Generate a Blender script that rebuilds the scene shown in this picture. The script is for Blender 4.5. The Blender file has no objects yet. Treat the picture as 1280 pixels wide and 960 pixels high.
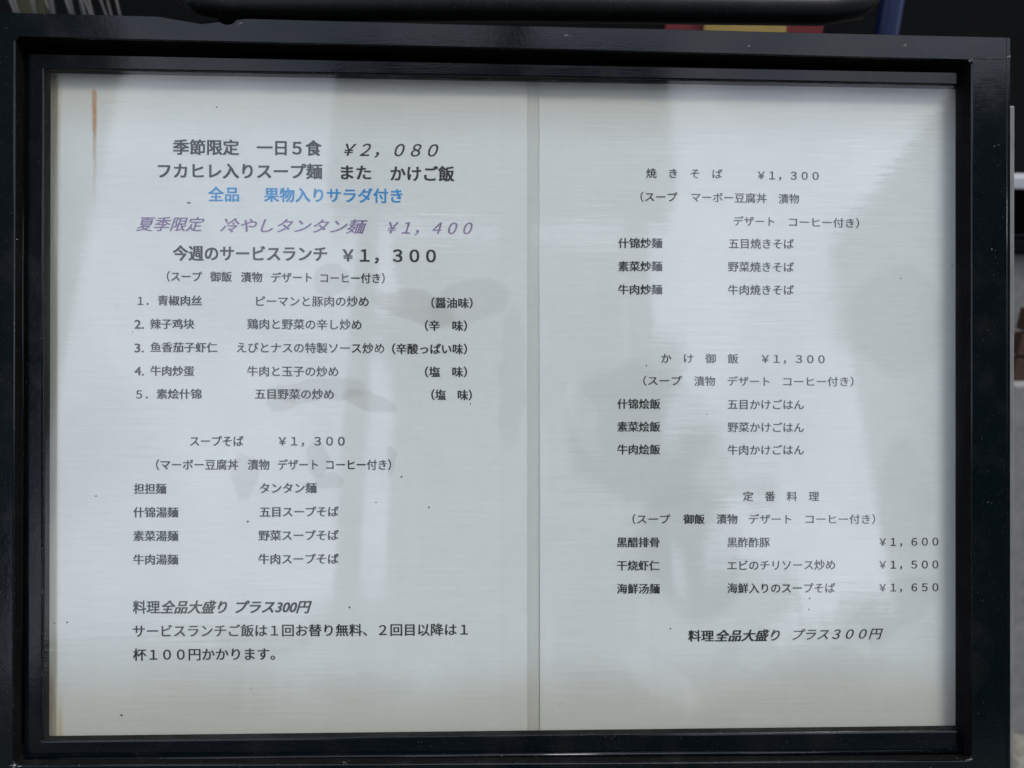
import bpy, bmesh, math, random
from mathutils import Vector, Matrix
random.seed(7)
R = math.radians
sc = bpy.context.scene
COL = sc.collection

# ---------------------------------------------------------------- place: the board leans back by TILT
TILT = R(20)
BASE = Vector((0, 0, 0.74))
BW = Matrix.Translation(BASE) @ Matrix.Rotation(-TILT, 4, 'X')      # board space -> world

# ---------------------------------------------------------------- camera
F = 967.0
CP = Vector((-0.01313034, -0.34045786, 0.00883541))
pitch, yaw, roll = 0.00202189, -0.03591716, -0.00292258
RC = Matrix.Rotation(yaw, 3, 'Z') @ Matrix.Rotation(pitch, 3, 'X') @ Matrix.Rotation(roll, 3, 'Y')
cam = bpy.data.cameras.new('camera')
cam.sensor_width = 36; cam.lens = F / 1280 * 36
cam.clip_start = 0.01; cam.clip_end = 500
cam.dof.use_dof = True; cam.dof.focus_distance = 0.326; cam.dof.aperture_fstop = 11.0
co = bpy.data.objects.new('camera', cam); COL.objects.link(co)
co.matrix_world = BW @ Matrix.Translation(CP) @ RC.to_4x4() @ Matrix.Rotation(R(90), 4, 'X')
sc.camera = co
sc.cycles.transparent_max_bounces = 16; sc.cycles.max_bounces = 6; sc.cycles.diffuse_bounces = 3

PY = 0.0015          # depth of the paper plane behind board zero
def U(px, py, y=PY):
    """board-space point at depth y seen at photograph pixel (px, py)"""
    d = RC @ Vector(((px - 640) / F, 1, -(py - 480) / F))
    return CP + d * ((y - CP.y) / d.y)

# ---------------------------------------------------------------- sky, sun, exposure
SUN_EL, SUN_AZ = R(64), R(128)      # azimuth measured clockwise from +Y
w = bpy.data.worlds.new('World'); sc.world = w; w.use_nodes = True
nt = w.node_tree; nt.nodes.clear()
out = nt.nodes.new('ShaderNodeOutputWorld'); bg = nt.nodes.new('ShaderNodeBackground')
sky = nt.nodes.new('ShaderNodeTexSky'); sky.sky_type = 'NISHITA'; sky.sun_disc = False
sky.sun_elevation = SUN_EL; sky.sun_rotation = SUN_AZ
sky.dust_density = 6; sky.air_density = 1.0; sky.ozone_density = 1.6
# overcast: a grey cloud sheet over the blue
cl = nt.nodes.new('ShaderNodeMix'); cl.data_type = 'RGBA'; cl.blend_type = 'MIX'
tc = nt.nodes.new('ShaderNodeTexCoord'); nz = nt.nodes.new('ShaderNodeTexNoise')
nz.inputs['Scale'].default_value = 3.0; nz.inputs['Detail'].default_value = 5
mr = nt.nodes.new('ShaderNodeMapRange'); mr.inputs[1].default_value = .35; mr.inputs[2].default_value = .65
mr.inputs[3].default_value = .55; mr.inputs[4].default_value = .95
nt.links.new(tc.outputs['Generated'], nz.inputs['Vector']); nt.links.new(nz.outputs[0], mr.inputs[0])
nt.links.new(mr.outputs[0], cl.inputs[0]); nt.links.new(sky.outputs[0], cl.inputs[6])
n2 = nt.nodes.new('ShaderNodeTexNoise'); n2.inputs['Scale'].default_value = 7; n2.inputs['Detail'].default_value = 6; n2.inputs['Distortion'].default_value = .6
m2 = nt.nodes.new('ShaderNodeMapRange'); m2.inputs[1].default_value = .38; m2.inputs[2].default_value = .62; nt.links.new(n2.outputs[0], m2.inputs[0])
nt.links.new(tc.outputs['Generated'], n2.inputs['Vector'])
cc = nt.nodes.new('ShaderNodeMix'); cc.data_type = 'RGBA'; cc.inputs[6].default_value = (6.4, 7.1, 9.3, 1); cc.inputs[7].default_value = (11.4, 11.8, 13.5, 1)
nt.links.new(m2.outputs[0], cc.inputs[0]); nt.links.new(cc.outputs[2], cl.inputs[7])
nt.links.new(cl.outputs[2], bg.inputs[0]); bg.inputs[1].default_value = 0.11
nt.links.new(bg.outputs[0], out.inputs[0])
sun = bpy.data.lights.new('sun', 'SUN'); sun.energy = 1.5; sun.angle = R(14); sun.color = (1, .98, .94)
so = bpy.data.objects.new('sun', sun); COL.objects.link(so)
sd = Vector((math.sin(SUN_AZ) * math.cos(SUN_EL), math.cos(SUN_AZ) * math.cos(SUN_EL), math.sin(SUN_EL)))
so.rotation_euler = sd.to_track_quat('Z', 'Y').to_euler(); so.location = sd * 20
vs = sc.view_settings; vs.view_transform = 'Standard'; vs.look = 'None'; vs.exposure = 0.50; vs.gamma = 1
vs.use_curve_mapping = False

# ---------------------------------------------------------------- material helpers
class N:
    def __init__(s, name):
        s.m = bpy.data.materials.new(name); s.m.use_nodes = True
        s.t = s.m.node_tree; s.p = s.t.nodes['Principled BSDF']; s.o = s.t.nodes['Material Output']
    def n(s, k, **kw):
        x = s.t.nodes.new(k)
        for a, b in kw.items(): setattr(x, a, b)
        return x
    def l(s, a, b): s.t.links.new(a, b)
    def setp(s, **kw):
        for a, b in kw.items(): s.p.inputs[a.replace('_', ' ')].default_value = b
    def val(s, v, sock):
        if isinstance(v, (int, float)): sock.default_value = v
        else: s.l(v, sock)
    def math(s, op, a, b=0.0, c=None, clamp=False):
        x = s.n('ShaderNodeMath', operation=op, use_clamp=clamp)
        s.val(a, x.inputs[0]); s.val(b, x.inputs[1])
        if c is not None: s.val(c, x.inputs[2])
        return x.outputs[0]
    def mapr(s, v, a, b, c, d, sm=False):
        x = s.n('ShaderNodeMapRange')
        if sm: x.interpolation_type = 'SMOOTHSTEP'
        s.val(v, x.inputs[0])
        for i, q in enumerate((a, b, c, d)): s.val(q, x.inputs[i + 1])
        return x.outputs[0]
    def noise(s, scale, detail=4, rough=.55, vec=None, sc3=None):
        x = s.n('ShaderNodeTexNoise'); x.inputs['Scale'].default_value = scale
        x.inputs['Detail'].default_value = detail; x.inputs['Roughness'].default_value = rough
        if vec is None: vec = s.coord()
        if sc3:
            mp = s.n('ShaderNodeMapping'); mp.inputs['Scale'].default_value = sc3
            s.l(vec, mp.inputs[0]); vec = mp.outputs[0]
        s.l(vec, x.inputs['Vector']); return x.outputs[0]
    def coord(s):
        if not hasattr(s, '_c'): s._c = s.n('ShaderNodeTexCoord').outputs['Object']
        return s._c
    def xyz(s):
        x = s.n('ShaderNodeSeparateXYZ'); s.l(s.coord(), x.inputs[0]); return x.outputs
    def mix(s, f, a, b):
        x = s.n('ShaderNodeMix', data_type='RGBA')
        s.val(f, x.inputs[0])
        for v, i in ((a, 6), (b, 7)):
            if isinstance(v, tuple): x.inputs[i].default_value = (*v[:3], 1)
            else: s.l(v, x.inputs[i])
        return x.outputs[2]
    def bump(s, h, strength, dist, normal=None):
        x = s.n('ShaderNodeBump'); x.inputs['Strength'].default_value = strength; x.inputs['Distance'].default_value = dist
        s.l(h, x.inputs['Height'])
        if normal is not None: s.l(normal, x.inputs['Normal'])
        return x.outputs[0]

def simple(name, col, rough=.6, var=.25, scale=30, spec=.5, bump=0.0, metallic=0.0):
    a = N(name)
    n = a.noise(scale, 6)
    dk = tuple(c * (1 - var) for c in col); lt = tuple(min(1, c * (1 + var)) for c in col)
    a.l(a.mix(n, dk, lt), a.p.inputs['Base Color'])
    a.setp(Roughness=rough, Metallic=metallic); a.p.inputs['Specular IOR Level'].default_value = spec
    if bump: a.l(a.bump(n, .5, bump), a.p.inputs['Normal'])
    return a.m

def plastic(name, col, rough):
    a = N(name)
    n1 = a.noise(60, 6, .6); n2 = a.noise(400, 3, .7)
    sx = a.noise(90, 3, .6, sc3=(1, 1, 14))
    dust = a.mapr(n1, .52, .66, 0, 1)
    speck = a.mapr(a.noise(1500, 2, .5), .68, .74, 0, .7)
    c = a.mix(a.math('MULTIPLY', dust, .28), col, tuple(c * 1.5 + .010 for c in (col[0], col[0], col[0])))
    c = a.mix(speck, c, (.12, .125, .13))
    a.l(c, a.p.inputs['Base Color'])
    r = a.math('ADD', rough, a.math('MULTIPLY', a.math('SUBTRACT', n1, .5), .22))
    a.l(r, a.p.inputs['Roughness'])
    h = a.math('ADD', n2, a.math('MULTIPLY', sx, .7))
    a.l(a.bump(h, .2, .00008), a.p.inputs['Normal'])
    a.p.inputs['Specular IOR Level'].default_value = .38
    return a.m

M_frame = plastic('black_frame_plastic', (.0012, .0035, .0048), .11)
M_bezel = plastic('black_bezel_plastic', (.0012, .003, .0045), .11)
M_wall = plastic('black_groove_plastic', (.003, .003, .003), .8)
M_wall.node_tree.nodes['Principled BSDF'].inputs['Specular IOR Level'].default_value = .08
M_bar = plastic('black_handle_plastic', (.004, .005, .005), .4)
M_bar.node_tree.nodes['Principled BSDF'].inputs['Specular IOR Level'].default_value = .25

def paper(name, x_rust=None, left=False):
    a = N(name)
    X = a.xyz(); x, z = X[0], X[2]
    n1 = a.noise(9, 5); n2 = a.noise(220, 5, .6)
    streak = a.noise(60, 6, .7, sc3=(1, 1, 26))
    c = a.mix(a.mapr(n1, .35, .65, 0, 1), (.67, .683, .68), (.72, .733, .73))
    c = a.mix(a.mapr(streak,   .42, .70, 0, .24), c, (.53, .545, .535))
    c = a.mix(a.mapr(n2, .55, .75, 0, .12), c, (.5, .5, .48))
    # old water-yellowing that creeps in from the sheet's top and bottom edges
    e1 = a.mapr(a.math('ADD', z, a.math('MULTIPLY', a.math('SUBTRACT', n1, .5), .03)), -.105, -.140, 0, 1, True)
    e2 = a.mapr(a.math('ADD', z, a.math('MULTIPLY', a.math('SUBTRACT', n1, .5), .02)), .112, .140, 0, 1, True)
    e = a.math('MAXIMUM', e1, a.math('MULTIPLY', e2, .8))
    c = a.mix(a.math('MULTIPLY', e, .75), c, (.47, .44, .36))
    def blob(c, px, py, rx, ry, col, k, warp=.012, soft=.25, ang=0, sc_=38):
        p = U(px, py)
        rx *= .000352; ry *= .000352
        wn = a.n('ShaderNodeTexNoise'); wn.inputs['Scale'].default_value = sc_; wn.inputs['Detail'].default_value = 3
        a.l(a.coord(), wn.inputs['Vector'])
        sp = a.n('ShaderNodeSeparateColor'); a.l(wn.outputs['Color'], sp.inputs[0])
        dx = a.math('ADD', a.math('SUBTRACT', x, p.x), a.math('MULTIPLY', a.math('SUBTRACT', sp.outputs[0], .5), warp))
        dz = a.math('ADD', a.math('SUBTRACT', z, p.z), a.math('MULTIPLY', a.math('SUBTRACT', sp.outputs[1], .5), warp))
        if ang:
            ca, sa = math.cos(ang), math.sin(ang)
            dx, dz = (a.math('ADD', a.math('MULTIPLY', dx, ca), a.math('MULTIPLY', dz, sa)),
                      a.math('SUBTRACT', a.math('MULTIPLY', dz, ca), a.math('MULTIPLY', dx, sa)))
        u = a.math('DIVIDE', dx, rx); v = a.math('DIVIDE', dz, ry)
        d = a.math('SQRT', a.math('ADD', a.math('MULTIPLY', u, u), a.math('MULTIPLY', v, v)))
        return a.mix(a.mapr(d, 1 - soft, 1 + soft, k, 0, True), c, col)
    if left:
        blotch = (.36, .34, .30)  # warm grey of the darker blotches on the left sheet
        for b in [(414, 350, 22, 22, .30), (520, 383, 52, 19, .34, -.28), (585, 378, 52, 26, .22, .25), (395, 488, 62, 15, .34, .10), (462, 500, 34, 11, .34, -.35), (352, 505, 18, 10, .3, .2),
                  (306, 597, 18, 27, .30), (398, 575, 11, 20, .30, .3), (412, 602, 16, 11, .30, -.3), (488, 575, 6, 22, .26), (640, 470, 16, 90, .12), (330, 800, 60, 22, .12), (450, 860, 70, 16, .10)]:
            c = blob(c, b[0], b[1], b[2], b[3], blotch, b[4] * .85, ang=b[5] if len(b) > 5 else 0, soft=.14, warp=.010, sc_=62)
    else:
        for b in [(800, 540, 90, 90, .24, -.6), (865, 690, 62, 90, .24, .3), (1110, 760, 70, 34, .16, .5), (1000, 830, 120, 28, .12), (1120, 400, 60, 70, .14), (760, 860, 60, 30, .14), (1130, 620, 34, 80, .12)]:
            c = blob(c, b[0], b[1], b[2], b[3], (.47, .48, .46), b[4] * 1.4, ang=b[5] if len(b) > 5 else 0, soft=.16, warp=.022, sc_=30)  # dark shapes of the cover's reflection, painted into the sheet colour
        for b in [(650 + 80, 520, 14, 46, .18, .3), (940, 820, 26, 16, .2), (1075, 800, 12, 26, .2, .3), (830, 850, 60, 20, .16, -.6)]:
            c = blob(c, b[0], b[1], b[2], b[3], (.82, .85, .82), b[4], ang=b[5] if len(b) > 5 else 0, soft=.2, warp=.012, sc_=60)  # pale reflection patches, painted into the sheet colour as well
    if left:
        # rust runs
        def run(c, px, y0, y1, wpx, col, k, tp=.001):
            p0, p1 = U(px, y0), U(px, y1)
            wob = a.math('MULTIPLY', a.math('SUBTRACT', a.noise(120, 3, .6, sc3=(1, 1, 1)), .5), .0016)
            dx = a.math('ABSOLUTE', a.math('SUBTRACT', a.math('ADD', x, wob), p0.x))
            wd = wpx * .000352
            f = a.mapr(dx, wd * .25, wd, 1, 0, True)
            g = a.mapr(z, p1.z, p0.z, 0, 1)
            top = a.mapr(z, p0.z - tp, p0.z + tp, 1, 0, True)
            bot = a.mapr(z, p1.z, p1.z + (p0.z - p1.z) * .7, 0, 1, True)
            nn = a.mapr(a.noise(260, 3, .6, sc3=(1, 1, .3)), .3, .6, .45, 1)
            m = a.math('MULTIPLY', a.math('MULTIPLY', f, a.math('MULTIPLY', top, bot)), a.math('MULTIPLY', nn, k))
            return a.mix(m, c, col)
        c = run(c, 118, 113, 178, 5, (.55, .20, .04), 1.0)
        c = run(c, 118, 113, 205, 2.6, (.30, .11, .03), .8)
        c = run(c, 119, 115, 290, 3, (.42, .30, .14), .6)
        c = run(c, 69, 92, 150, 4.5, (.16, .08, .03), .95)
        c = run(c, 71, 92, 230, 7, (.40, .27, .13), .6)
        c = run(c, 63, 850, 990, 7, (.22, .09, .03), 1.0, .008)
        c = run(c, 72, 880, 1000, 9, (.46, .36, .20), .8, .012)
        c = a.mix(a.mapr(x, U(76, 500).x, U(72, 500).x, 0, .55, True), c, (.50, .47, .38))
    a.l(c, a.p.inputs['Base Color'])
    a.setp(Roughness=.5)
    a.p.inputs['Specular IOR Level'].default_value = .35
    a.p.inputs['Coat Weight'].default_value = .55; a.p.inputs['Coat Roughness'].default_value = .12
    st2 = a.noise(55, 4, .6, sc3=(.45, 1, 9))
    bn = a.bump(a.math('ADD', a.math('MULTIPLY', n2, .15), st2), .28, .00045)
    a.l(bn, a.p.inputs['Coat Normal']); a.l(a.bump(st2, .2, .0005), a.p.inputs['Normal'])
    return a.m
M_left = paper('laminated_paper_left', left=True)
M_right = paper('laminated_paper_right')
M_back = simple('yellowed_backing', (.60, .55, .45), .7, .15, 60)

def ink(name, col):
    a = N(name)
    n = a.noise(900, 3, .6)
    a.l(a.mix(a.mapr(n, .35, .65, 0, 1), col, tuple(c * 1.5 + .01 for c in col)), a.p.inputs['Base Color'])
    a.setp(Roughness=.6)
    return a.m
M_ink = ink('black_ink', (.010, .011, .013))
M_ink2 = ink('grey_black_ink', (.022, .023, .027))
M_blue = ink('blue_ink', (.008, .20, .46))
M_purp = ink('faded_purple_ink', (.15, .10, .22))

def clear(name, tint, rough, streak=0.0, dirt=0.0, wave=.0002):
    """thin clear sheet: see-through, with a real mirror share from Fresnel"""
    a = N(name)
    tr = a.n('ShaderNodeBsdfTransparent'); tr.inputs[0].default_value = (*tint, 1)
    gl = a.n('ShaderNodeBsdfGlossy'); gl.inputs['Roughness'].default_value = rough
    fr = a.n('ShaderNodeFresnel'); ge = a.n('ShaderNodeNewGeometry')
    a.l(a.mapr(ge.outputs['Backfacing'], 0, 1, 1.56, 1 / 1.56), fr.inputs[0])   # same share on the way in and out of the thin sheet
    mx = a.n('ShaderNodeMixShader')
    st = a.noise(30, 4, .6, sc3=(.5, 1, 10)); big = a.noise(7, 2, .5)
    h = a.math('ADD', a.math('MULTIPLY', st, streak), big)
    bn = a.bump(h, .6, wave)
    a.l(bn, gl.inputs['Normal'])
    a.l(fr.outputs[0], mx.inputs[0]); a.l(tr.outputs[0], mx.inputs[1]); a.l(gl.outputs[0], mx.inputs[2])
    sh = mx.outputs[0]
    if dirt:
        df = a.n('ShaderNodeBsdfDiffuse'); df.inputs[0].default_value = (.55, .55, .53, 1)
        m2 = a.n('ShaderNodeMixShader')
        d = a.math('MULTIPLY', a.mapr(a.noise(14, 6, .65), .45, .8, .15, 1), dirt)
        a.l(d, m2.inputs[0]); a.l(sh, m2.inputs[1]); a.l(df.outputs[0], m2.inputs[2]); sh = m2.outputs[0]
    a.l(sh, a.o.inputs['Surface'])
    return a.m
M_pane = clear('clear_cover_pane', (.97, .985, .98), .02, .22, .035, .00035)
M_film = clear('laminate_film', (1, 1, .99), .16, .3)

# ---------------------------------------------------------------- object helpers
def link(name, me, mat=None, parent=None):
    o = bpy.data.objects.new(name, me); COL.objects.link(o)
    if mat is not None: me.materials.append(mat)
    if parent is not None: o.parent = parent
    return o
def empty(name, label, cat, mw=None, group=None):
    o = bpy.data.objects.new(name, None); COL.objects.link(o); o.empty_display_size = .02
    if mw is not None: o.matrix_world = mw
    o['label'] = label; o['category'] = cat
    if group: o['group'] = group
    return o
def bm_obj(name, bm, mat, parent=None, smooth=False):
    bmesh.ops.recalc_face_normals(bm, faces=bm.faces)
    me = bpy.data.meshes.new(name); bm.to_mesh(me); bm.free()
    if smooth:
        for p in me.polygons: p.use_smooth = True
    return link(name, me, mat, parent)
def box(bm, lo, hi, bev=0.0, seg=2, mat=None):
    r = bmesh.ops.create_cube(bm, size=1)
    vv = r['verts']
    for v in vv:
        v.co = Vector([(lo[i] + hi[i]) / 2 + v.co[i] * (hi[i] - lo[i]) for i in range(3)])
    if mat is not None:
        for v in vv: v.co = mat @ v.co
    if bev:
        es = list({e for v in vv for e in v.link_edges})
        bmesh.ops.bevel(bm, geom=es, offset=bev, segments=seg, affect='EDGES', profile=.6)
def box_obj(name, lo, hi, mat, parent=None, bev=0.0, seg=2):
    bm = bmesh.new(); box(bm, lo, hi, bev, seg); return bm_obj(name, bm, mat, parent)
def tube(bm, pts, r, seg=12):
    pts = [Vector(p) for p in pts]; rings = []
    for i, p in enumerate(pts):
        t = (pts[min(i + 1, len(pts) - 1)] - pts[max(i - 1, 0)]).normalized()
        q = t.to_track_quat('Z', 'Y'); rr = r[i] if isinstance(r, (list, tuple)) else r
        rings.append([bm.verts.new(p + q @ Vector((math.cos(a) * rr, math.sin(a) * rr, 0))) for a in [2 * math.pi * k / seg for k in range(seg)]])
    for a, b in zip(rings, rings[1:]):
        for k in range(seg): bm.faces.new((a[k], a[(k + 1) % seg], b[(k + 1) % seg], b[k]))
    bm.faces.new(rings[0][::-1]); bm.faces.new(rings[-1])

def slab(name, quad, y0, y1, mat, parent, bev=0.0):
    """thin plate whose outline is quad (TL,TR,BR,BL board-space x,z), from depth y0 (front) to y1"""
    bm = bmesh.new()
    f = [bm.verts.new((p[0], y0, p[1])) for p in quad]; b = [bm.verts.new((p[0], y1, p[1])) for p in quad]
    bm.faces.new(f); bm.faces.new(b[::-1])
    for i in range(4):
        j = (i + 1) % 4; bm.faces.new((f[i], b[i], b[j], f[j]))
    if bev: bmesh.ops.bevel(bm, geom=list(bm.edges), offset=bev, segments=2, affect='EDGES')
    return bm_obj(name, bm, mat, parent)

def ring(name, outer, inner, rad, prof, mat, parent, notch=None):
    """moulded rectangular ring. outer/inner: quads TL,TR,BR,BL (x,z). prof: list of (s metres in from inner edge or 'o-'metres, y)."""
    def rounded(quad, r, n=6):
        pts = []
        for i in range(4):
            p = Vector(quad[i]); a = (Vector(quad[i - 1]) - p).normalized(); b = (Vector(quad[(i + 1) % 4]) - p).normalized()
            for k in range(n + 1):
                t = k / n
                # quarter circle between p+a*r and p+b*r
                c = p + a * r + b * r
                ang = t * math.pi / 2
                pts.append(c - b * r * math.cos(ang) - a * r * math.sin(ang) if True else None)
        return pts
    def sharp(quad, r, n=6):
        pts = []
        for i in range(4):
            p = Vector(quad[i]); a = (Vector(quad[i - 1]) - p).normalized(); b = (Vector(quad[(i + 1) % 4]) - p).normalized()
            for k in range(n + 1):
                t = k / n
                if t <= .5: pts.append(p + a * r * (1 - 2 * t))
                else: pts.append(p + b * r * (2 * t - 1))
        return pts
    # subdivide the straight runs so that the wavy top edge can be shaped
    I = rounded(inner, rad); O = sharp(outer, rad)
    def sub(P, seg=24):
        out = []; n = len(P)
        for i in range(n):
            out.append(P[i])
            if i % 7 == 6:
                for k in range(1, seg): out.append(P[i].lerp(P[(i + 1) % n], k / seg))
        return out
    I, O = sub(I), sub(O)
    bm = bmesh.new(); rows = []
    for pi, po in zip(I, O):
        L = (po - pi).length; row = []
        for s, y in prof:
            t = s if s >= 0 else L + s
            if s == 'o': t = L
            q = pi.lerp(po, max(-.2, min(1.0, t / L)))
            x, z = q.x, q.y
            if notch:
                z, y = notch(x, z, y, t, L)
            row.append(bm.verts.new((x, y, z)))
        rows.append(row)
    n = len(rows)
    for i in range(n):
        a, b = rows[i], rows[(i + 1) % n]
        for k in range(len(prof) - 1): bm.faces.new((a[k], a[k + 1], b[k + 1], b[k]))
        bm.faces.new((a[-1], a[0], b[0], b[-1]))
    o = bm_obj(name, bm, mat, parent, True)
    o.data.materials.append(M_wall)
    for p in o.data.polygons:
        if abs(p.normal.y) < .2: p.material_index = 1
    m = o.modifiers.new('edges', 'EDGE_SPLIT'); m.split_angle = R(12)
    return o
Q = lambda pts, y: [(U(px, py, y).x, U(px, py, y).z) for px, py in pts]

# ---------------------------------------------------------------- ground, shop wall behind
def wpt(px, py, Y):
    """world point on the vertical plane y=Y seen at pixel"""
    o = BW @ CP; d = BW.to_3x3() @ (RC @ Vector(((px - 640) / F, 1, -(py - 480) / F)))
    return o + d * ((Y - o.y) / d.y)
def ground_mat():
    a = N('asphalt'); n = a.noise(3, 6); g = a.noise(140, 5, .7)
    c = a.mix(g, (.05, .05, .048), (.12, .118, .11)); a.l(a.mix(a.mapr(n, .4, .7, 0, .5), c, (.07, .08, .05)), a.p.inputs['Base Color'])
    a.setp(Roughness=.9); a.l(a.bump(g, .6, .004), a.p.inputs['Normal']); return a.m
bm = bmesh.new(); bmesh.ops.create_grid(bm, x_segments=2, y_segments=2, size=200)
g = bm_obj('ground', bm, ground_mat()); g['kind'] = 'structure'

M_conc = simple('weathered_concrete', (.20, .20, .195), .9, .35, 60, bump=.002)
M_dark = simple('shop_interior_dark', (.004, .0045, .005), .9, .4, 12, .1, .001)  # near-black colour stands in for the dim shop interior
M_white = simple('white_painted_trim', (.42, .44, .48), .5, .06, 20)
M_stone = simple('mossy_stone', (.16, .16, .13), .95, .6, 45, bump=.006)
WY = .62
sf = empty('shop_front', 'shop front with near-black colour for its dim interior and a grey concrete base', 'shop front', Matrix.Translation((0, WY, 0)))
box_obj('concrete_base', (-3, 0, 0), (3, .25, .70), M_conc, sf)
box_obj('wall_panel', (-3, .03, .72), (3, .25, 3.0), M_dark, sf)
zl = wpt(1275, 228, WY - .03).z
box_obj('sill', (.40, -.03, zl - .008), (3, .03, zl + .006), M_white, sf, .002)
box_obj('sill', (-3, -.01, .70), (3, .03, .718), M_dark, sf, .003)
# loose stones at the foot of the wall
for i in range(9):
    bm = bmesh.new(); bmesh.ops.create_icosphere(bm, subdivisions=2, radius=1)
    r = random.uniform(.012, .022)
    for v in bm.verts: v.co = Vector((v.co.x * r * 1.2, v.co.y * r, v.co.z * r * .7)) * (1 + random.uniform(-.14, .14))
    o = bm_obj('stone', bm, M_stone, None, False)
    q = wpt(random.uniform(1258, 1300), 0, .5); x = wpt(random.uniform(1266, 1286), 920, .42 + i * .018).x; y = .42 + i * .018
    o.location = (x, y, r * .45); o.rotation_euler = (0, 0, random.uniform(0, 6))
    o['label'] = 'small mossy grey stone lying at the foot of the wall'; o['category'] = 'stone'; o['group'] = 'stones at the foot of the shop wall'

# ---------------------------------------------------------------- menu sign
FY = -0.010         # front of the outer frame
BY = -0.004         # front of the inner bezel
sign = empty('menu_sign', 'black plastic framed menu display sign with a clear cover, leaning back on legs', 'sign', BW)

o_out = Q([(-33, 14), (1264, 46.5), (1264, 1000), (-36, 1006)], FY)
o_in = Q([(18.5, 46), (1215, 75), (1215, 951), (16, 957)], FY)
nx0, nx1 = U(236, 20, FY).x, U(302, 20, FY).x
def notch(x, z, y, t, L):
    # finger recess dipping into the top rail's outer edge
    if nx0 < x < nx1 and z > 0 and t > L * .35 and t > .005:
        u = (x - nx0) / (nx1 - nx0)
        d = math.sin(math.pi * u) ** 1.2 * .0042
        z -= d * min(1, (t / L))
    return z, y
B = .0007
prof = [(0, .0068), (0, FY + B), (.0003, FY + B * .35), (B * .8, FY), (-B * .8, FY), (-.0003, FY + B * .35), (-1e-9, FY + B), (-1e-9, .008)]
ring('outer_frame', o_out, o_in, .0022, prof, M_frame, sign, notch)

b_out = Q([(33, 66), (1222, 90), (1222, 940), (30, 948)], BY)
b_in = Q([(64, 92), (1198, 112), (1198, 906.5), (62, 919.5)], PY)
b = .0008
prof2 = [(0, .0012), (0, BY + b), (.0002, BY + b * .3), (b, BY), (-b, BY), (-.0002, BY + b * .3), (-1e-9, BY + b), (-1e-9, .0060)]
ring('inner_bezel', b_out, b_in, .0006, prof2, M_bezel, sign)
# groove floor under both rings, backing board and cover pane
slab('tray_floor', Q([(-20, 25), (1250, 50), (1250, 990), (-20, 990)], .005), .0066, .014, M_wall, sign)
slab('backing_board', Q([(45, 72), (1206, 95), (1206, 922), (45, 938)], .0015), .0028, .0050, M_back, sign)
slab('cover_pane', Q([(50, 78), (1204, 98), (1204, 918), (50, 934)], -.0016), -.0030, -.0012, M_pane, sign)
# ridge on the groove's outer side, lower edge (second line under the bezel)
bm = bmesh.new()
a_, b_ = U(24, 945, -.004), U(1203, 934, -.004)
tube(bm, [(a_.x, -.0042, a_.z - .0016), (b_.x, -.0042, b_.z - .0016)], .0009, 10)
a_, b_ = U(25.5, 70, -.005), U(25, 930, -.005)
tube(bm, [(a_.x, -.0035, a_.z), (b_.x, -.0035, b_.z)], .0007, 10)
bm_obj('ridge', bm, M_bezel, sign, True)
# seam lines where the rails cap the stiles
bm = bmesh.new()
for px0, px1, py in ((1217, 1262, 73.5),):
    p, q = U(px0, py, FY), U(px1, py + .8, FY)
    tube(bm, [(p.x, FY - .00002, p.z), (q.x, FY - .00002, q.z)], .00018, 6)
p, q = U(1258.5, 47.5, FY), U(1258.5, 960, FY)
tube(bm, [(p.x, FY - .00002, p.z), (q.x, FY - .00002, q.z)], .00016, 6)
bm_obj('moulding_line', bm, M_frame, sign, True)
# dark hole plug inside the finger recess
bm = bmesh.new(); p = U(284, 28, FY)
bmesh.ops.create_uvsphere(bm, u_segments=20, v_segments=12, radius=1)
for v in bm.verts: v.co = Vector((p.x + v.co.x * .0040, FY + .0002 + v.co.y * .0006, p.z + .0016 + v.co.z * .0028))
M_hole = simple('hole_black', (.001, .001, .001), 1, 0, 10, 0)
bm_obj('latch_hole', bm, M_hole, sign, True)

# chips and scuffs in the plastic
M_scuff = simple('scuffed_plastic', (.16, .165, .17), .6, .4, 300)
rc = random.Random(11); bm = bmesh.new()
for (px, py, n_, w_) in [(710, 44, 3, 2.2), (17.5, 957, 5, 3), (1212, 949, 6, 2.6), (1216, 75, 4, 2.2), (1261, 70, 4, 2), (1243, 182, 2, 1.6), (1238, 312, 3, 1.6), (300, 28, 3, 2), (18, 300, 2, 1.6), (940, 58, 2, 2), (1130, 58, 3, 2), (1240, 630, 2, 1.4), (430, 953.5, 3, 2)]:
    for _ in range(n_):
        q = U(px + rc.gauss(0, 2.5), py + rc.gauss(0, 1.0), FY); l_ = rc.uniform(.4, 1) * w_ * .00035; a0 = rc.uniform(-.6, .6); th = l_ * rc.uniform(.15, .4)
        u = Vector((math.cos(a0), 0, math.sin(a0))); v = Vector((-math.sin(a0), 0, math.cos(a0)))
        c0 = Vector((q.x, FY - .00004, q.z))
        bm.faces.new([bm.verts.new(c0 + u * l_ * ca + v * th * sa) for ca, sa in ((-1, 0), (-.4, -1), (.6, -.7), (1, .1), (.3, .9))])
o = bm_obj('scuff', bm, M_scuff, sign); o['kind'] = 'stuff'

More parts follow.
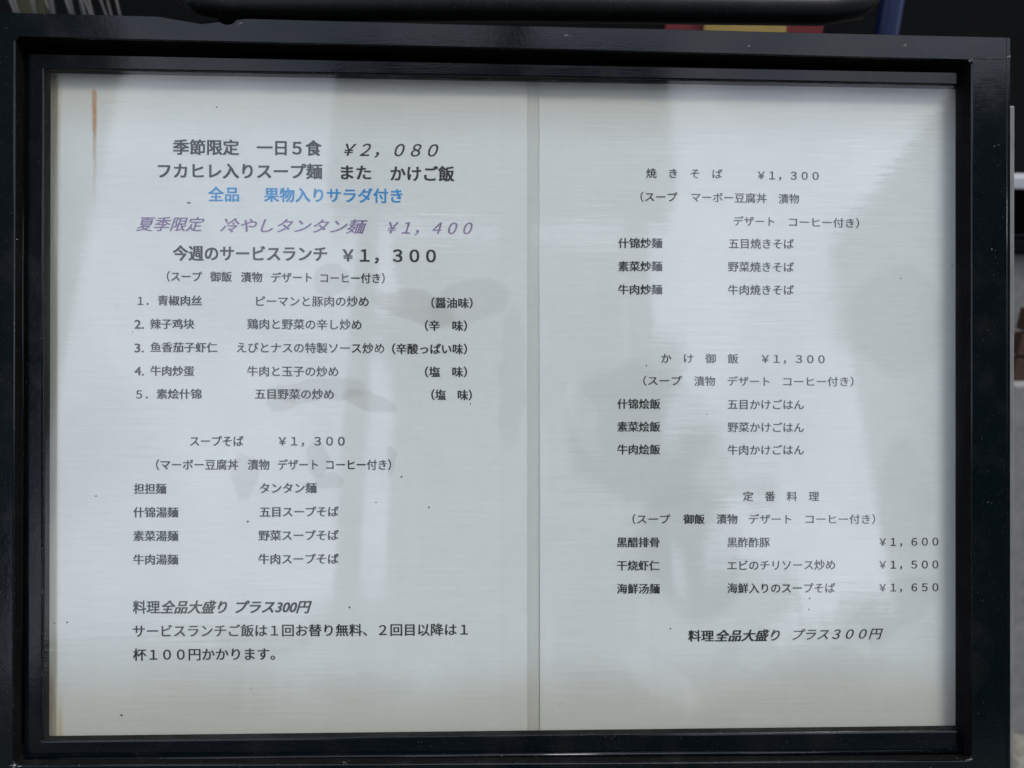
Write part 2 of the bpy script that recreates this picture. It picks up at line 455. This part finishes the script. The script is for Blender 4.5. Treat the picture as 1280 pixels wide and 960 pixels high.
# hinge bar along the top, behind the frame, and the legs
hb = bmesh.new()
p, q = U(262, -2, .004), U(1066, 6, .004)
tube(hb, [(p.x - .012, .006, p.z + .004), (p.x - .004, .006, p.z - .0005), (p.x + .01, .006, p.z - .002), (0, .006, (p.z + q.z) / 2 - .001),
          (q.x - .014, .006, q.z - .0014), (q.x + .004, .006, q.z + .001), (q.x + .012, .006, q.z + .008), (q.x + .014, .006, q.z + .02)],
     [.006, .0066, .007, .007, .007, .0064, .005, .004], 20)
bm_obj('handle_bar', hb, M_bar, sign, True)
zt = o_out[1][1]
for sx in (-1, 1):
    x = (o_out[1][0] - .012) if sx > 0 else (o_out[0][0] + .012)
    inv = BW.inverted()
    foot = inv @ Vector((x, BASE.y - .26, 0.0)); 
    bm = bmesh.new(); tube(bm, [(x, .010, o_out[2][1] + .01), (x, .012, inv.to_3x3().row[2][2] * 0 - (BASE.z - .01) / math.cos(TILT))], .008, 12)
    bm_obj('leg', bm, M_bar, sign, True)
    bm = bmesh.new()
    w0 = BW @ Vector((x * .80, .013, .10)); w1 = Vector((x * .80, .30, .0))
    tube(bm, [inv @ w0, inv @ w1], .007, 12)
    bm_obj('leg', bm, M_bar, sign, True)

# ---------------------------------------------------------------- the two laminated sheets
shL = empty('menu_sheet', 'left laminated menu sheet with rust runs, lunch specials and a blue line', 'menu sheet', BW)
shR = empty('menu_sheet', 'right laminated menu sheet with noodle, rice and standard dishes', 'menu sheet', BW)
slab('paper', Q([(50, 80), (659, 88), (659, 926), (50, 935)], PY), PY - .0001, PY + .0001, M_left, shL)
slab('laminate_film', Q([(659.3, 88), (674.5, 88), (674.5, 926), (659.3, 926)], PY), PY - .0002, PY - .0001, M_film, shL)
slab('laminate_film', Q([(52, 76), (72.8, 78), (70.8, 936), (52, 940)], PY), PY - .0002, PY - .0001, M_film, shL)
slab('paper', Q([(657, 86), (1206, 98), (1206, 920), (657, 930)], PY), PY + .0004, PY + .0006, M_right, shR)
# welded rim of the left sheet's film where it overlaps the right sheet
M_rim = simple('grey_film_edge', (.72, .73, .70), .3, .3, 200)
bm = bmesh.new()
for xx, rr in ((674.6, .00012),):
    p, q = U(xx, 92), U(xx, 924)
    tube(bm, [(p.x, PY, p.z), (q.x, PY, q.z)], rr, 8)
bm_obj('film_rim', bm, M_rim, shL, True)

fcache = {}
def text_mesh(body, bold, shear, serif):
    c = bpy.data.curves.new('print', 'FONT'); c.body = body; c.size = 1
    c.shear = shear; c.resolution_u = 3
    o = bpy.data.objects.new('print', c); COL.objects.link(o)
    dg = bpy.context.evaluated_depsgraph_get(); ev = o.evaluated_get(dg); me = ev.to_mesh()
    V = [v.co.copy() for v in me.vertices]; Fc = [tuple(p.vertices) for p in me.polygons]
    ev.to_mesh_clear(); bpy.data.objects.remove(o); bpy.data.curves.remove(c)
    # heavier strokes come from shifted copies: both ways for bold, sideways only for a Mincho look (thick stems, thin bars)
    sh = [(0, 0)]
    if serif: sh += [(-serif, 0), (serif, 0)]
    if bold: sh += [(-bold, -bold * .6), (bold, bold * .6), (-bold, bold * .6), (bold, -bold * .6)]
    V0, F0 = V, Fc; V, Fc = [], []
    for i, (dx, dy) in enumerate(sh):
        b0 = len(V); V += [Vector((v.x + dx, v.y + dy, i * .0025)) for v in V0]; Fc += [tuple(k + b0 for k in f) for f in F0]
    return V, Fc
S = {  # style: bold offset, shear, serif widening, ink
    'H': (.030, 0, 0, M_ink), 'HI': (.014, .30, 0, M_ink), 'B': (.026, 0, 0, M_blue), 'P': (.008, .32, .02, M_purp),
    's': (.016, 0, .024, M_ink), 'S': (.022, 0, .01, M_ink), 'm': (.014, 0, .020, M_ink), 'M': (.018, 0, .034, M_ink),
    'mi': (.012, .30, .018, M_ink), 'MI': (.030, .30, .01, M_ink), 'd': (.012, 0, .018, M_ink2)}
def pr(body, x0, x1, ya, yb, em, st, sheet='L'):
    bold, shear, serif, mat = S[st]
    V, Fc = text_mesh(body, bold, shear, serif)
    mn = min(v.x for v in V); mx = max(v.x for v in V)
    y = PY - .00016 if sheet == 'L' else PY + .00034
    P = []
    for v in V:
        t = (v.x - mn) / (mx - mn)
        px = x0 + (x1 - x0) * t; yc = ya + (yb - ya) * t
        q = U(px, yc + (.37 - v.y) * em * .97, y); q.y -= v.z * .003
        P.append(q)
    me = bpy.data.meshes.new('printed_text'); me.from_pydata(P, [], Fc)
    return link('printed_text', me, mat, shL if sheet == 'L' else shR)

L = [
 ('季節限定', 216, 299, 184, 184.5, 21, 'H'), ('一日５食', 321, 402, 184.5, 185.5, 21, 'H'), ('￥２，０８０', 430, 548, 187, 188, 21, 'HI'),
 ('フカヒレ入りスープ麺', 197, 403, 213.5, 214.5, 21, 'H'), ('また', 426, 464, 215.5, 216, 20.5, 'H'), ('かけご飯', 488, 568, 217, 217.5, 21, 'H'),
 ('全品', 260, 299, 243, 243, 20, 'B'), ('果物入りサラダ付き', 330, 503, 243.5, 245, 20, 'B'),
 ('夏季限定', 170, 256, 280, 280.5, 20, 'P'), ('冷やしタンタン麺', 275, 460, 281.5, 283.5, 20, 'P'), ('￥１，４００', 484, 591, 284.5, 285.5, 20, 'P'),
 ('今週のサービスランチ', 216, 409, 316.5, 317.5, 21, 'H'), ('￥１，３００', 428, 545, 319, 320, 21, 'H'),
 ('（スープ', 208.5, 252.5, 345.5, 346, 14, 'S'), ('御飯', 262.5, 290, 346, 346, 14, 'S'), ('漬物', 301, 328, 346.5, 346.5, 14, 'S'),
 ('デザート', 339, 390, 347, 347, 14, 'S'), ('コーヒー付き）', 400.5, 481, 347.5, 348, 14, 'S'),
 ('１．', 172, 186, 376, 376, 14, 'M'), ('青椒肉丝', 197, 252.5, 375.5, 376, 14, 'M'), ('ピーマンと豚肉の炒め', 320, 461, 376.5, 377, 14.5, 'm'), ('（醤油味）', 539, 591, 378.5, 379, 14.5, 'M'),
 ('2.', 168, 180, 405, 405, 16, 'S'), ('辣子鸡块', 187.5, 243, 405, 405, 14, 'M'), ('鶏肉と野菜の辛し炒め', 309, 452, 405, 406, 14.5, 'm'), ('（辛　味）', 531, 584, 407, 407.5, 14.5, 'M'),
 ('3.', 168, 180, 434.5, 434.5, 16, 'S'), ('鱼香茄子虾仁', 188, 272, 434, 434.5, 14, 'M'), ('えびとナスの特製ソース炒め', 296, 480.5, 434.5, 435.5, 14.5, 'm'), ('（辛酸っぱい味）', 490, 584, 436, 436.5, 14.5, 'M'),
 ('4.', 168, 180, 463.5, 463.5, 16, 'S'), ('牛肉炒蛋', 188, 243, 463.5, 464, 14, 'M'), ('牛肉と玉子の炒め', 309, 423, 464, 464.5, 14.5, 'm'), ('（塩　味）', 531, 584, 465, 465, 14.5, 'M'),
 ('５．', 170, 185, 493, 493, 14, 'M'), ('素烩什锦', 195.5, 252, 492.5, 492.5, 14, 'M'), ('五目野菜の炒め', 318.5, 417.5, 492.5, 493, 14.5, 'M'), ('（塩　味）', 539, 590, 493.5, 494, 14.5, 'M'),
 ('スープそば', 237.5, 304.5, 551.5, 551.5, 14.5, 'S'), ('￥１，３００', 348, 431, 551.5, 551.5, 14.5, 'S'),
 ('（マーボー豆腐丼', 195, 298, 581, 581, 14.5, 'S'), ('漬物', 309.5, 337, 581, 581, 14.5, 'S'), ('デザート', 347.5, 397.5, 581, 581, 14.5, 'S'), ('コーヒー付き）', 407.5, 489, 581, 581, 14.5, 'S'),
 ('担担麺', 167, 208, 611, 611, 14.5, 'M'), ('タンタン麺', 324.5, 396, 610.5, 610, 14.5, 'M'),
 ('什锦湯麺', 166.5, 223, 640.5, 640.5, 14.5, 'M'), ('五目スープそば', 324.5, 423.5, 640, 639.5, 14.5, 'M'),
 ('素菜湯麺', 166.5, 223, 670, 670, 14.5, 'M'), ('野菜スープそば', 323, 423.5, 669.5, 669, 14.5, 'M'),
 ('牛肉湯麺', 166.5, 223, 699.5, 699.5, 14.5, 'M'), ('牛肉スープそば', 323, 423.5, 699, 698.5, 14.5, 'M'),
 ('料理', 166, 200, 759, 759, 18, 'S'), ('全品大盛り', 200.5, 284, 759, 759, 18, 'MI'), ('プラス300円', 294, 390, 759, 758.5, 18, 'MI'),
 ('サービスランチご飯は１回お替り無料、２回目以降は１', 166, 585, 789, 787, 17, 's'), ('杯１００円かかります。', 166, 344, 818.5, 817.5, 17, 's')]
RR = [
 ('焼　き　そ　ば', 807.5, 903, 216.5, 217.5, 13.5, 'd'), ('￥１，３００', 947, 1023.5, 219, 220, 13.5, 's'),
 ('（スープ', 800.5, 847, 246, 246.5, 13.5, 'd'), ('マーボー豆腐丼', 864, 958.5, 246.5, 248, 13.5, 'd'), ('漬物', 973, 999, 248.5, 248.5, 13.5, 'd'),
 ('デザート', 917, 968, 276.5, 277, 13.5, 'd'), ('コーヒー付き）', 986, 1074, 277.5, 279, 13.5, 'd'),
 ('什锦炒麺', 772.5, 828, 304, 304, 14, 'M'), ('五目焼きそば', 911, 992.5, 304.5, 305, 14, 'm'),
 ('素菜炒麺', 772.5, 828, 333, 333, 14, 'M'), ('野菜焼きそば', 910, 992.5, 333.5, 334, 14, 'm'),
 ('牛肉炒麺', 772.5, 828, 362, 362, 14, 'M'), ('牛肉焼きそば', 910, 992.5, 362.5, 362.5, 14, 'm'),
 ('か　け　御　飯', 826.5, 923, 448, 448.5, 13.5, 'd'), ('￥１，３００', 952, 1031, 448.5, 449, 13.5, 's'),
 ('（スープ', 804, 852.5, 476, 476, 13.5, 'd'), ('漬物', 867.5, 894, 476.5, 476.5, 13.5, 'd'), ('デザート', 909.5, 962, 476.5, 477, 13.5, 'd'), ('コーヒー付き）', 979, 1067, 477, 477, 13.5, 'd'),
 ('什锦烩飯', 771.5, 825.5, 505, 505, 14, 'M'), ('五目かけごはん', 909.5, 1005, 505.5, 506, 14, 'm'),
 ('素菜烩飯', 771.5, 825.5, 533.5, 533.5, 14, 'M'), ('野菜かけごはん', 909.5, 1005, 534, 534.5, 14, 'm'),
 ('牛肉烩飯', 771.5, 825.5, 562, 562, 14, 'M'), ('牛肉かけごはん', 909.5, 1005, 562.5, 562.5, 14, 'm'),
 ('定　番　料　理', 928.5, 1024, 620.5, 620.5, 13.5, 'd'),
 ('（スープ', 790.5, 838, 649, 649, 13.5, 'd'), ('御飯', 854, 881, 649, 649, 13.5, 'M'), ('漬物', 895.5, 922, 649, 649, 13.5, 'M'), ('デザート', 936, 989.5, 649, 649, 13.5, 'd'), ('コーヒー付き）', 1007, 1094, 649, 649, 13.5, 'd'),
 ('黒醋排骨', 771, 824.5, 678, 678, 14, 'M'), ('黒酢酢豚', 909, 962.5, 678, 678, 14, 'm'), ('￥１，６００', 1099, 1173, 677.5, 677, 13.5, 'd'),
 ('干烧虾仁', 771, 824.5, 707, 707, 14, 'M'), ('エビのチリソース炒め', 909, 1044, 707, 706, 14, 'm'), ('￥１，５００', 1099, 1173, 706, 705.5, 13.5, 'd'),
 ('海鮮汤麺', 771, 825, 736, 736, 14, 'M'), ('海鮮入りのスープそば', 909, 1044, 735.5, 735, 14, 'm'), ('￥１，６５０', 1099, 1173, 734.5, 734, 13.5, 'd'),
 ('料理', 860, 892.5, 795, 795, 16, 'M'), ('全品大盛り', 893.5, 975, 795, 794, 16, 'MI'), ('プラス３００円', 990.5, 1104, 793.5, 792, 16, 'mi')]
for e in L: pr(*e)
for e in RR: pr(*e, 'R')

# specks of dirt on the sheets
def specks(name, pts, sheet, y):
    bm = bmesh.new()
    for (px, py, w_, h_) in pts:
        p = U(px, py, y); n = 7
        vs_ = [bm.verts.new((p.x + math.cos(2 * math.pi * k / n) * w_ * .000145 * random.uniform(.7, 1.2), y, p.z + math.sin(2 * math.pi * k / n) * h_ * .000145 * random.uniform(.7, 1.2))) for k in range(n)]
        c = bm.verts.new((p.x, y - .0001, p.z))
        for k in range(n): bm.faces.new((vs_[k], vs_[(k + 1) % n], c))
    o = bm_obj(name, bm, M_ink2, sheet); o['kind'] = 'stuff'
rs = random.Random(3)
specks('dirt_speck', [(236, 253.5, 8, 2.2), (437, 759, 3.5, 3.5), (502, 596, 3.5, 2.5), (588, 505, 2, 3), (84, 778, 3.5, 3), (152, 894, 5, 3), (68, 939 - 160, 3, 3), (271, 134, 2.5, 3),
   (314, 860, 2, 2), (470, 628, 3, 2.4), (536, 634, 3, 3), (310, 652, 4, 3), (166, 415, 2, 2), (120, 620, 4, 2)] +
   [(rs.uniform(80, 650), rs.uniform(110, 900), rs.uniform(.7, 1.3), rs.uniform(.6, 1.2)) for _ in range(14)], shL, PY - .0002)
specks('dirt_speck', [(808, 457, 2, 3), (1126, 348, 2.5, 3), (884, 518, 2, 2), (1011, 762, 2, 3), (838, 786, 3, 2.5), (1190, 332, 2, 3), (700, 880, 2, 2), (1012, 748, 3, 3)] +
   [(rs.uniform(690, 1185), rs.uniform(125, 895), rs.uniform(.7, 1.3), rs.uniform(.6, 1.2)) for _ in range(10)], shR, PY + .0003)

# ---------------------------------------------------------------- things glimpsed above and beside the frame
M_leaf_cloth = simple('olive_cloth', (.035, .038, .018), .9, .5, 30)
M_red = simple('red_print', (.12, .005, .008), .5, .2, 20)
M_yel = simple('yellow_print', (.30, .21, .05), .5, .3, 20)
M_bluep = simple('blue_plastic', (.004, .014, .06), .4, .2, 20)
M_steel = simple('grey_steel', (.035, .036, .035), .45, .3, 40, metallic=.3)
M_orange = simple('orange_brown_wood', (.05, .022, .012), .7, .3, 30)
def panel(name, px0, px1, Y, z0, z1, mat, parent, th=.006):
    a = wpt(px0, 30, Y); b = wpt(px1, 30, Y)
    return box_obj(name, (a.x, Y, z0), (b.x, Y + th, z1), mat, parent, .0012)
bn = empty('banner', 'red and yellow banner hanging behind the top of the menu sign', 'banner')
zc = wpt(900, 20, .50).z
panel('red_field', 832, 1030, .50, zc - .10, zc + .12, M_red, bn)
panel('yellow_field', 881, 984, .4925, zc - .06, zc + .09, M_yel, bn)
bp = empty('blue_pole', 'blue upright pole behind the right part of the sign top', 'pole')
bm = bmesh.new(); p = wpt(1112, 20, .52); tube(bm, [(p.x, .52, 0), (p.x, .52, 1.9)], .0115, 16); bm_obj('shaft', bm, M_bluep, bp, True)
bm = bmesh.new(); tube(bm, [(p.x, .52, 1.9), (p.x, .52, 1.912), (p.x, .52, 1.918)], [.015, .015, .008], 16); bm_obj('cap', bm, M_bluep, bp, True)
# bicycle-like wheel spokes glimpsed at the top left
wh = empty('parked_bicycle', 'bicycle with a grey wire basket behind the top left corner of the sign', 'bicycle')
p = wpt(30, 6, .50); ctr = Vector((p.x, .52, .33))
bm = bmesh.new(); tube(bm, [ctr + Vector((math.cos(t) * .3, 0, math.sin(t) * .3)) for t in [2 * math.pi * k / 48 for k in range(49)]], .014, 10); bm_obj('tyre', bm, M_bar, wh, True)
bm = bmesh.new(); tube(bm, [ctr + Vector((0, -.04, 0)), ctr + Vector((0, .04, 0))], .018, 12); bm_obj('hub', bm, M_steel, wh, True)
for sy in (-.03, .03):
    bm = bmesh.new(); tube(bm, [ctr + Vector((0, sy, 0)), ctr + Vector((0, sy, .5))], .009, 10); bm_obj('fork', bm, M_bar, wh, True)
bz0, bz1 = .83, p.z + .05
bm = bmesh.new(); rb = random.Random(4); xl, xr = wpt(-60, 6, .47).x, wpt(92, 6, .47).x
for k in range(13):
    x = xl + (xr - xl) * (k + rb.uniform(-.3, .3)) / 12; dx = rb.uniform(-.012, .03)
    tube(bm, [(x, .47, bz1), (x + dx, .48, bz0)], rb.uniform(.0010, .0024), 6)
    tube(bm, [(x - .01, .57, bz1), (x + .02 - dx, .57, bz0)], .0014, 6)
for z in (bz0, (bz0 + bz1) / 2, bz1):
    tube(bm, [(xl, .468, z), (xr, .468, z), (xr, .572, z), (xl, .572, z), (xl, .468, z)], .0026, 8)
bm_obj('wire_basket', bm, M_steel, wh, True)
bm = bmesh.new(); q0, q1 = wpt(14, 6, .52).x, wpt(33, 6, .52).x; box(bm, (q0, .52, bz0 + .01), (q1, .56, bz1 - .01), .006); bm_obj('basket_lining', bm, M_leaf_cloth, wh)
# pipe and crate right of the frame
M_rail = simple('worn_grey_rail', (.13, .13, .125), .5, .5, 90)
bm = bmesh.new(); p0, p1 = U(1268.5, 132, .006), U(1269, 1010, .006)
box(bm, (p0.x - .003, .006, p1.z), (p0.x, .012, p0.z), .0006)
bm_obj('rear_rail', bm, M_rail, sign)
cr = empty('wooden_crate', 'orange brown wooden crate beside the wall right of the sign', 'crate')
a = wpt(1273, 380, .58); b = wpt(1273, 470, .58)
for k in range(3):
    h = (a.z - b.z) / 3
    box_obj('board', (a.x, .56, b.z + k * h + .002), (a.x + .20, .575, b.z + (k + 1) * h - .002), M_orange, cr, .001)
sb = empty('concrete_block', 'plain grey concrete block under the wooden crate', 'block')
box_obj('block', (a.x - .006, .545, 0), (a.x + .22, .60, b.z), M_conc, sb, .003)

# ---------------------------------------------------------------- made-up street behind the camera, added to shape the cover's reflections
def rdir(px, py):
    d = RC @ Vector(((px - 640) / F, 1, -(py - 480) / F)); d.y = -d.y
    return BW.to_3x3() @ d
def rpt(px, py, Y):
    """world point at plane y=Y (negative, behind the camera) mirrored at pixel (px, py)"""
    o = BW @ U(px, py, -.003); d = rdir(px, py); return o + d * ((Y - o.y) / d.y)
M_fac = simple('grey_render_wall', (.055, .055, .054), .9, .2, .8)
M_fac2 = simple('brown_tile_wall', (.05, .045, .04), .8, .25, .8)
M_win = simple('window_glass_dark', (.03, .035, .04), .1, .2, 1)
M_leaf = simple('leaf_green', (.06, .09, .035), .6, .5, 3)
M_bark = simple('bark_brown', (.05, .04, .03), .9, .4, 20)
def added_building(label, px0, px1, pytop, Y, depth, mat, floors, cols):  # houses added to darken parts of the reflection in cover and frame
    a = rpt(px0, pytop, Y); b = rpt(px1, pytop, Y); x0, x1 = sorted((a.x, b.x)); h = a.z
    r = empty('added_building', label, 'added_building', Matrix.Translation(((x0 + x1) / 2, Y, 0)))
    W = (x1 - x0) / 2
    box_obj('wall', (-W, -depth, 0), (W, 0, h), mat, r)
    box_obj('parapet', (-W - .1, -depth, h + .002), (W + .1, .1, h + .35), mat, r)
    for i in range(floors):
        for j in range(cols):
            cx = -W + (j + .5) * 2 * W / cols; cz = h * (i + .55) / floors
            fr_ = box_obj('window', (cx - .6, .002, cz - .65), (cx + .6, .06, cz + .65), M_white, r)
            box_obj('pane', (cx - .52, .062, cz - .57), (cx + .52, .075, cz + .57), M_win, fr_)
    return r
added_building('grey rendered house added to darken the right of the reflection', 1215, 2300, 120, -11, 6, M_fac, 4, 4)
added_building('brown tiled house added for the dark middle of the reflection', 500, 800, 330, -9, 6, M_fac2, 3, 2)
added_building('tall grey block added to darken the left of the reflection', -900, 38, -150, -12.4, 5, M_fac, 5, 3)
added_building('low grey house added to darken the foot of the reflection', 60, 470, 830, -12, 6, M_fac, 1, 3)
# box added overhead, behind the camera, to block part of the mirrored sky
hs = empty('added_canopy', 'grey canopy box added to block the mirrored sky', 'canopy')
a = rpt(405, 240, -3.0); b = rpt(848, 240, -3.0); t = rpt(620, 72, -3.0)
box_obj('canopy_box', (min(a.x, b.x), -3.3, a.z), (max(a.x, b.x), -3.0, t.z), M_fac, hs, .01)
for xx in (a.x + .2, b.x - .2): box_obj('post', (xx - .05, -3.22, 0), (xx + .05, -3.12, a.z - .002), M_steel, hs, .01)
up = empty('added_pole', 'dark pole added for a gap in the mirrored sky', 'pole')  # pole added to put a dark gap into the top rail's reflection
a = rpt(641, 50, -2.6); bm = bmesh.new(); tube(bm, [(a.x, -2.6, 0), (a.x, -2.6, 7)], .07, 16); bm_obj('shaft', bm, M_bark, up, True)
def tree(px, py, Y, cr_, seed, label):  # crowns added to give the dark reflections irregular edges
    rr = random.Random(seed); c = rpt(px, py, Y)
    r = empty('added_tree', label, 'tree', Matrix.Translation((c.x, Y, 0)))
    bm = bmesh.new(); tube(bm, [(0, 0, 0), (.05, 0, c.z * .4), (0, .05, c.z * .8), (.1, 0, c.z)], [.16, .12, .09, .04], 10)
    for k in range(7):
        t_ = rr.uniform(0, 6.28); tube(bm, [(0, 0, c.z * .6), (math.cos(t_) * cr_ * .5, math.sin(t_) * cr_ * .5, c.z * .85 + rr.uniform(0, .5)), (math.cos(t_) * cr_ * .8, math.sin(t_) * cr_ * .8, c.z + rr.uniform(-.4, cr_ * .5))], [.06, .035, .015], 6)
    bm_obj('trunk', bm, M_bark, r, True)
    V, Fs = [], []
    cl_ = [(Vector((rr.gauss(0, .45), rr.gauss(0, .45), rr.gauss(0, .38))) * cr_, rr.uniform(.18, .4) * cr_) for _ in range(26)]
    for q, s in cl_:
        for _ in range(120):
            p = q + Vector((rr.gauss(0, .5), rr.gauss(0, .5), rr.gauss(0, .4))) * s + Vector((0, 0, c.z))
            u = Vector((rr.gauss(0, 1), rr.gauss(0, 1), rr.gauss(0, 1))).normalized(); v = u.orthogonal().normalized(); sz = rr.uniform(.05, .1)
            b0 = len(V); V += [p - u * sz, p - v * sz * .5, p + u * sz, p + v * sz * .5]; Fs.append((b0, b0 + 1, b0 + 2, b0 + 3))
    me = bpy.data.meshes.new('crown'); me.from_pydata(V, [], Fs); o = link('crown', me, M_leaf, r)
for i, (px, py, Y, rpx, lb) in enumerate([
    (1130, 370, -8, 62, 'round leafy tree added as a dark round reflection'), (1180, 560, -8, 60, 'leafy tree added to darken the right of the reflection'),
    (855, 610, -6.5, 60, 'leafy tree added to slope the dark reflection by the brown house'), (800, 480, -6.6, 46, 'taller leafy tree added to roughen the reflection of the brown house'), (890, 790, -6.2, 62, 'low bushy tree added to shape the reflection'),
    (640, 380, -6.8, 42, 'slim tree added to the middle of the reflection'), (520, 420, -6.9, 44, 'tree added to the reflection with crown above the roof'),
    (430, 830, -8.5, 60, 'bushy tree added to the reflection before the low house'), (180, 850, -8.6, 60, 'bushy tree added to the reflection at the low house corner'), (1080, 830, -8, 80, 'wide bushy tree added to the right of the reflection')]):
    tree(px, py, Y, rpx / F * abs(Y) * 1.25, i + 2, lb)
